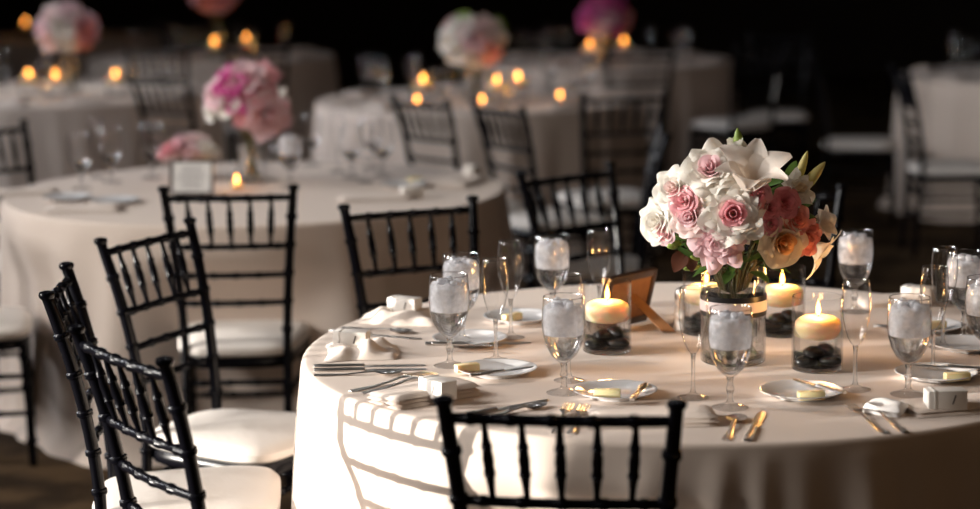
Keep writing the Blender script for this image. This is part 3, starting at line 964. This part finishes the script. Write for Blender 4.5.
def stem_path(p, axis):
    a = Vector(p); m = MOUTH + Vector(((a.x - MOUTH.x) * .28, (a.y - MOUTH.y) * .28, -.01))
    e = Vector((VX - (a.x - VX) * .22, VY - (a.y - VY) * .22, TZ + .018))
    pts = []
    c1 = a - Vector(axis).normalized() * min(.05, (a - m).length * .5)
    for i in range(9):
        t = i / 8; pts.append(((1 - t) ** 2) * a + 2 * t * (1 - t) * c1 + t * t * m)
    pts += [m.lerp(e, .5), e]
    return pts


def flower(name, px, py, label, cat, group, build, mats, lift=1.0, cam_bias=.35, axis=None, stem=True):
    p = head(px, py, lift)
    ax = Vector(axis) if axis else ((p - BC).normalized() * (1 - cam_bias) + Vector((0, -1, .15)) * cam_bias).normalized()
    root = empty(name, label, cat, p, 0, group)
    b = MB(); build(b, frame_to(ax, (0, 0, 0), rs.uniform(0, 6))); b.build('bloom', mats, root, sharp=80)
    if stem:
        s = MB(); s.tube([q - p for q in stem_path(p - ax * .006, ax)], .0024, 6); s.build('stem', STEM, root)
    return root


def px2m(r): return r / 470.0
RG = 'flowers of the large bouquet'
ROSES = [
    (712, 172, 27, (LP_PET, W_PET), .12, 6, 'large white rose with pink heart at the upper left of the bouquet'),
    (677, 190, 21, (BP_PET, W_PET), .10, 5, 'white rose at the left shoulder of the bouquet'),
    (661, 222, 21, (W_PET, W_PET), .08, 5, 'plain white rose lowest at the left of the bouquet'),
    (733, 214, 30, (P_PET, W_PET), .14, 6, 'largest white rose with a small pink heart in the middle of the bouquet'),
    (685, 202, 15, (P_PET, P_PET), .05, 4, 'pink rose between the two left white roses'),
    (692, 217, 20, (LP_PET, BP_PET), .07, 5, 'pale pink rose under the pink one at the left of the bouquet'),
    (667, 233, 12, (P_PET, LP_PET), .03, 4, 'small pink rosebud on the lowest left white rose'),
    (719, 241, 25, (LP_PET, LP_PET), .22, 6, 'ruffled pale pink bloom at the bottom middle of the bouquet'),
    (757, 195, 13.5, (R_PET, P_PET), .04, 5, 'small pink spray rose topmost of the pink cluster'),
    (769, 208, 11.5, (R_PET, R_PET), .04, 5, 'small deep pink spray rose in the middle of the cluster'),
    (784, 203, 15, (R_PET, R_PET), .04, 5, 'bigger deep pink spray rose at the right of the cluster'),
    (770, 224, 11, (R_PET, P_PET), .04, 4, 'small pink spray rose lowest of the cluster, above the cream rose'),
    (794, 219, 15, (C_PET, C_PET), .06, 4, 'coral bloom behind the cream rose at its upper right'),
    (803, 237, 18, (C_PET, C_PET), .10, 5, 'coral bloom right of the cream rose'),
    (779, 240, 25, (O_PET, CR_PET), .06, 6, 'cream rose with apricot heart at the lower right of the bouquet'),
    (795, 190, 17, (CR_PET, W_PET), .20, 5, 'ruffled white bloom at the upper right of the bouquet'),
]
for px, py, r, mt, ruf, ly, lab in ROSES:
    flower('rose', px, py, lab, 'flower', RG, lambda b, M: rose(b, M, px2m(r) * .86, rs, ly + 1, (0, 1), 1.0, ruf, 8, 8, core=(.35 if mt[1] in (W_PET, CR_PET) else .6)), list(mt), lift=.92 if r > 15 else 1.0)
cx_ = Vector((0, -.5, .85))
flower('lily', 751, 190, 'large open ivory lily at the top of the bouquet', 'flower', RG, lambda b, M: lily(b, M, .108, .064, rs, 6, 1.05), [L_PET], lift=1.12, axis=(.0, -.52, .85))
flower('lily', 812, 226, 'small ivory lily sticking out at the right of the bouquet', 'flower', RG, lambda b, M: lily(b, M, .058, .036, rs, 6, .9), [L_PET], lift=.5, axis=(.65, -.55, .25))
flower('lily', 808, 244, 'drooping curled ivory lily at the lower right of the bouquet', 'flower', RG, lambda b, M: lily(b, M, .068, .032, rs, 6, 1.3), [CR_PET], lift=.5, axis=(.75, -.3, -.5))


def budm(b, M, L, r):
    b.lathe([(.001, -.004), (r * .5, 0), (r * .9, L * .2), (r, L * .42), (r * .8, L * .68), (r * .45, L * .88), (r * .1, L), (0, L)], 9, 0, M)
for px, py, ax, L, r, mt, lab in [
    (740, 158, (-.10, -.05, 1), .062, .012, BUD, 'tall green lily bud at the very top of the bouquet'),
    (796, 184, (.30, -.1, .95), .072, .0095, Y_PET, 'slim yellowish lily bud pointing up at the upper right'),
    (800, 192, (.62, -.1, .78), .080, .0125, Y_PET, 'thick yellowish lily bud pointing right at the upper right'),
    (655, 203, (-.6, -.3, .6), .018, .008, W_PET, 'tiny white bud at the far left of the bouquet'),
    (680, 243, (-.75, -.5, -.15), .034, .010, BUD, 'green bud under the lowest left white rose'),
    (699, 266, (-.92, -.35, -.12), .036, .0078, BUD, 'green bud hanging lowest left over the vase rim'),
    (701, 259, (-.7, -.5, .25), .030, .0065, BUD, 'green bud just above the lowest hanging one'),
    (696, 236, (-.25, -.7, .75), .030, .0045, BUD, 'slim green bud between the pale pink rose and the ruffled bloom')]:
    flower('flower_bud', px, py, lab, 'flower bud', RG, lambda b, M: budm(b, M, L, r), [mt], lift=.8, axis=ax)
# upright white petals at the top (half open lily)
flower('lily', 739, 172, 'half open white lily standing upright at the top of the bouquet', 'flower', RG, lambda b, M: lily(b, M, .088, .046, rs, 5, .26), [W_PET], lift=.7, axis=(-.16, -.15, 1))
# foliage
fo = MB()
for k in range(90):
    a = rs.uniform(0, 2 * PI); e = rs.uniform(-.35, .9)
    d = Vector((math.cos(a) * math.cos(e), math.sin(a) * math.cos(e), math.sin(e)))
    p0 = d * BR * rs.uniform(.35, .62)
    leafm(fo, p0, (d + Vector((rs.uniform(-.6, .6), rs.uniform(-.6, .6), rs.uniform(-.5, .2)))).normalized(), rs.uniform(.05, .09), rs.uniform(.018, .032), d, 0)
for k in range(40):
    a = rs.uniform(0, 2 * PI); r0 = rs.uniform(.0, .06)
    p0 = Vector((r0 * math.cos(a), r0 * math.sin(a), MOUTH.z - BC_Z + rs.uniform(-.01, .03)))
    leafm(fo, p0, Vector((math.cos(a), math.sin(a), rs.uniform(-.15, .6))), rs.uniform(.05, .10), rs.uniform(.015, .028), (0, 0, 1), 0)
for px, py, ex, ey in [(697, 240, 690, 226), (701, 262, 683, 250), (712, 262, 694, 250), (745, 262, 770, 250), (700, 250, 703, 232), (760, 215, 764, 235)]:
    a, c = head(px, py, .9), head(ex, ey, 1.05); leafm(fo, a - BC, c - a, (c - a).length * 1.4, .012, (0, -1, .3), 0)
tag(fo.build('foliage', LEAF, loc=BC, sharp=80), 'dark green leaves among the flowers of the large bouquet', 'foliage', kind='stuff')
b = MB(); p = head(684, 250, .8); leafm(b, (0, 0, 0), (-.35, -.5, -.6), .05, .035, (0, -1, .4)); 
leafm(b, (.01, 0, 0), (.1, -.5, -.75), .045, .03, (0, -1, .4)); tag(b.build('leaf', BROWNL, loc=p, sharp=80), 'brown leaf pair hanging under the left side of the bouquet', 'leaf')


# ------------------------------------------------------------------ blurred arrangements on the other tables
def arrangement(x, y, zc, blooms, label, seed, vase_r=.055, vz=.19, dome=.15):
    rr = random.Random(seed)
    root = empty('flower_arrangement', label, 'flowers', (x, y, TZ), 0, 'flower arrangements on the other tables')
    b = MB(); b.lathe([(0, .0005), (vase_r, .001), (vase_r, vz), (vase_r - .003, vz), (vase_r - .003, .01), (0, .01)], 32); b.build('vase', GTHIN, root, sharp=50)
    b = MB(); b.lathe([(0, .011), (vase_r - .004, .012), (vase_r - .004, vz * .75), (0, vz * .75)], 24); b.build('water', WATER, root, sharp=50)
    s = MB()
    for dx, dz, r, mt in blooms:
        q = dome * dome - dx * dx - dz * dz; dy = -math.sqrt(max(.001, q)) * .8
        c = Vector((dx, dy, zc - TZ + dz)); ax = (c - Vector((0, 0, zc - TZ - .03))).normalized()
        f = MB(); rose(f, frame_to(ax, c, rr.uniform(0, 6)), r, rr, 4, (0, 0), 1.0, .14, 4, 4); f.build('bloom', mt, root, sharp=80)
        s.tube([c - ax * .01, Vector((dx * .25, dy * .25, vz)), Vector((-dx * .2, -dy * .2, .02))], .0025, 5)
    s.build('stems', STEM, root)
    fl = MB()
    for k in range(34):
        a = rr.uniform(0, 2 * PI); d = Vector((math.cos(a), math.sin(a), rr.uniform(-.2, .8)))
        leafm(fl, Vector((0, 0, zc - TZ - .04)) + d * .03, d, rr.uniform(.08, .13), .03, (0, 0, 1))
    # rear flowers keep the dome round
    fl.build('leaves', LEAF, root, sharp=80)
    for k in range(5):
        a = rr.uniform(.2, PI - .2); c = Vector((math.cos(a) * dome * .7, math.sin(a) * dome * .7, zc - TZ + rr.uniform(-.03, .08)))
        f = MB(); rose(f, frame_to(c - Vector((0, 0, zc - TZ - .03)), c, 0), .05, rr, 3, (0, 0), 1.0, .14, 4, 4); f.build('bloom', blooms[k % len(blooms)][3], root, sharp=80)
    return root


p2 = at(252, 183)
arrangement(p2.x, p2.y, 1.06, [(-.10, .02, .05, LP_PET), (-.045, .06, .055, M_PET), (.01, .075, .055, LP_PET), (.045, .03, .05, P_PET), (-.06, .0, .05, W_PET), (.06, -.045, .075, LP_PET), (.10, -.055, .05, P_PET), (-.02, .01, .05, M_PET), (.0, -.03, .05, P_PET), (-.12, -.03, .04, W_PET)],
            'pink and magenta flowers on the second table behind the squarely seen chair', 31, dome=.15)
def low_cluster():
    p = at(192, 178)
    root = empty('flower_bowl', 'low pink and cream flowers in a copper bowl behind the white card', 'flowers', (p.x, p.y, TZ))
    b = MB(); b.lathe([(0, .001), (.05, .001), (.07, .03), (.075, .075), (.071, .075), (.066, .03), (0, .02)], 28); b.build('bowl', pbr('copper_bowl', (.50, .25, .15), .4), root, sharp=60)
    rr = random.Random(3)
    for k, (dx, dz, mt) in enumerate([(-.07, .10, P_PET), (-.03, .12, LP_PET), (.02, .125, BP_PET), (.065, .10, W_PET), (0, .09, LP_PET), (.04, .085, CR_PET), (-.05, .085, BP_PET)]):
        f = MB(); c = Vector((dx, rr.uniform(-.05, .02), dz)); rose(f, frame_to((dx, -.05, .12), c, k), .042, rr, 4, (0, 0), 1, .1, 4, 4); f.build('bloom', mt, root, sharp=80)
low_cluster()
arrangement(-2.26, 11.4, 1.115, [(-.10, .02, .06, LP_PET), (-.06, .07, .06, BP_PET), (0, .02, .075, W_PET), (.03, .08, .06, LP_PET), (.10, .0, .065, P_PET), (.085, -.05, .05, C_PET), (-.08, -.05, .06, BP_PET), (.02, -.05, .06, W_PET)], 'pink and white flowers on the far left table', 32, dome=.16, vz=.24)
arrangement(-.07, 10.7, 1.07, [(-.11, .0, .06, W_PET), (-.05, .06, .06, W_PET), (0, .02, .07, LP_PET), (.06, .06, .06, BP_PET), (.11, .02, .055, W_PET), (.07, -.05, .06, P_PET), (-.07, -.05, .06, W_PET), (-.05, .11, .035, BUD), (.13, .08, .035, BUD), (.0, -.06, .06, W_PET)], 'white and pink flowers with green buds on the far middle table', 33, dome=.165, vz=.22)
arrangement(.74, 13.4, 1.06, [(-.10, -.02, .065, M_PET), (-.05, .05, .065, M_PET), (0, .10, .06, M_PET), (.06, .05, .065, M_PET), (.11, -.02, .065, P_PET), (0, -.0, .07, LP_PET), (-.04, -.06, .06, LP_PET), (.06, -.05, .06, M_PET)], 'magenta flowers on the far table right of the middle', 34, dome=.16, vz=.26)
arrangement(-1.83, 14.3, 1.20, [(-.11, .0, .065, P_PET), (-.05, .05, .065, W_PET), (.03, .06, .065, LP_PET), (.10, .0, .065, P_PET), (-.03, -.05, .065, C_PET), (.05, -.05, .065, P_PET)], 'pink and red flowers at the top edge on the far back table', 35, dome=.16, vz=.3)

# candles, goblets, flutes and napkins of the other tables
def votive(x, y, label, z=TZ, power=.35):
    holder((x, y, z), 0, label.replace('candle', 'glass candle cylinder'), 'candle cylinders on the other tables')
    candle((x, y, z + .092), 0, 'lit floating ' + label, 'candles on the other tables')
    if power: candle_light((x, y, z + .137), power)
def vot_px(px, py, y, label, power=.35):
    p = aty(px, py, y); votive(p.x, y, label, TZ, power)
p = at(237, 189)
def make_tealight():
    root = empty('tealight_candle', '', 'candle')
    b = MB(); b.lathe([(0, 0), (.02, 0), (.027, .03), (.030, .055), (.0285, .055), (.0255, .03), (.018, .004), (0, .004)], 24); b.build('glass_cup', GTHIN, root, sharp=50)
    b = MB(); b.lathe([(0, .005), (.019, .005), (.019, .02), (0, .021)], 20); b.build('wax', WAX, root)
    b = MB(); b.lathe([(0, .022), (.0045, .026), (.0058, .032), (.004, .042), (.0012, .05), (0, .052)], 12); b.build('flame', FLAME, root, sharp=80)
    return root
tealight = Proto(make_tealight)
tealight((p.x, p.y, TZ), 0, 'small lit tealight below the pink flowers on the second table')
candle_light((p.x, p.y, TZ + .07), .15)
for px, py, y, lab in [(417, 92, 10.45, 'at the left front of the far middle table'), (482, 94, 10.4, 'below the white and pink flowers of the far middle table'), (560, 88, 10.6, 'at the right front of the far middle table')]:
    q = aty(px, py, y); tealight((q.x, y, TZ), 0, 'dim orange tealight ' + lab, 'tealights on the far middle table')
vot_px(28, 60, 11.3, 'candle on the far left table, brightest at its left')
vot_px(55, 66, 11.2, 'candle on the far left table, beneath its flowers', .2)
vot_px(115, 64, 11.2, 'candle on the far left table, at its right', .2)
vot_px(497, 79, 10.5, 'candle on the far middle table, left of the two brightest')
vot_px(518, 74, 10.7, 'candle on the far middle table, right of the two brightest')
vot_px(423, 74, 10.6, 'candle on the far middle table, at its left end')
vot_px(590, 52, 13.3, 'candle on the far table left below the magenta flowers')
vot_px(624, 47, 13.6, 'candle on the far table right below the magenta flowers', .2)
vot_px(214, 32, 14.1, 'candle on the far back table straight below its flowers')
vot_px(246, 28, 14.5, 'candle on the far back table right of its flowers', .2)
vot_px(46, 10, 17.0, 'candle in the far back corner, the right one')
vot_px(25, 12, 17.2, 'candle in the far back corner, the left one', .15)

for px, py, lab in [(152, 178, 'blurred goblet left of the white card on the second table'), (291, 188, 'blurred goblet right of the pink flowers on the second table'), (312, 165, 'blurred goblet behind the one right of the pink flowers'),
                    (352, 178, 'blurred goblet in the middle of the right half of the second table'), (383, 176, 'blurred goblet rightmost of the second table'), (372, 168, 'blurred goblet behind the rightmost one of the second table'),
                    (82, 189, 'blurred goblet at the left side of the second table'), (112, 182, 'blurred goblet second from left on the second table')]:
    p = at(px, py); (goblet if px == 291 else clear_goblet)((p.x, p.y, TZ), rnd.uniform(0, 6), lab, 'goblets on the second table')
for px, py, lab in [(270, 180, 'blurred flute right of the tealight on the second table'), (338, 172, 'blurred flute among the right goblets of the second table'), (98, 178, 'blurred flute between the left goblets of the second table'), (366, 182, 'blurred flute before the rightmost goblets of the second table')]:
    p = at(px, py); flute((p.x, p.y, TZ), 0, lab, 'flutes on the second table')
for px, py, lab in [(404, 187, 'blurred bread plate above the chair back on the second table'), (68, 200, 'blurred bread plate at the left of the second table'), (115, 203, 'blurred bread plate left of the white card')]:
    p = at(px, py); plate((p.x, p.y, TZ), 0, lab, 'bread plates on the second table')
p = at(415, 184); butter((p.x, p.y, TZ + .007), .3, 'blurred butter pat on the plate above the chair back', BG)
p = at(412, 198); box((p.x, p.y, TZ + .001), .3, 'blurred favor box before the plate on the second table', XG)
p = at(472, 176); box((p.x, p.y, TZ + .001), 1.2, 'blurred favor box at the right end of the second table', XG)
NG2 = 'napkins on the second table'
for px, py, a, lab in [(85, 211, 3, 'blurred napkin nearest the left front edge of the second table'), (20, 194, 10, 'blurred napkin at the left edge of the second table'), (375, 200, 10, 'blurred napkin behind the chair back on the second table'), (462, 184, 70, 'blurred napkin under the right end box of the second table')]:
    p = at(px, py); o = napkin_mesh(.24, .12, 2, .004, int(px)).build('napkin', NAPKIN, loc=(p.x, p.y, TZ + .0005), rz=R_(a), sharp=60); tag(o, lab, 'napkin', NG2)
p = at(93, 215.5)
p = at(213, 196)
photo_frame((p.x, p.y, TZ), (-1, .1, 0), (.1, 1, 0), .15, .12, R_(14), 'white printed card in a dark frame on the second table, facing the camera', f=.008)
for k, (tx, ty, tr, n, nm) in enumerate([(T3[0], T3[1], .55, 8, 'far left table'), (T4[0], T4[1], .55, 9, 'far middle table'), (T6[0], T6[1], .55, 7, 'magenta flower table'), (T8[0], T8[1], .5, 6, 'far back table'), (T5[0], T5[1], .55, 6, 'table at the right edge')]):
    rr = random.Random(50 + k)
    for i in range(n):
        a = 2 * PI * (i + .3 * rr.random()) / n
        clear_goblet((tx + tr * math.cos(a), ty + tr * math.sin(a), TZ), 0, 'tiny blurred goblet standing on the ' + nm, 'goblets on the ' + nm)
        if i % 2 == 0: flute((tx + (tr + .04) * math.cos(a + .2), ty + (tr + .04) * math.sin(a + .2), TZ), 0, 'tiny blurred flute standing on the ' + nm, 'flutes on the ' + nm)
        o = napkin_mesh(.2, .12, 2, .008, i).build('napkin', NAPKIN, loc=(tx + .72 * math.cos(a + .35), ty + .72 * math.sin(a + .35), TZ + .0005), rz=a + .35 + PI / 2, sharp=60)
        tag(o, 'small blurred folded napkin lying on the ' + nm, 'napkin', 'napkins on the ' + nm)

# ------------------------------------------------------------------ look
S.view_settings.view_transform = 'Standard'; S.view_settings.look = 'None'; S.view_settings.gamma = 1
S.view_settings.use_curve_mapping = False
S.view_settings.exposure = 0.07
S.cycles.max_bounces = 12; S.cycles.transparent_max_bounces = 24; S.cycles.transmission_bounces = 10
S.cycles.sample_clamp_indirect = 6
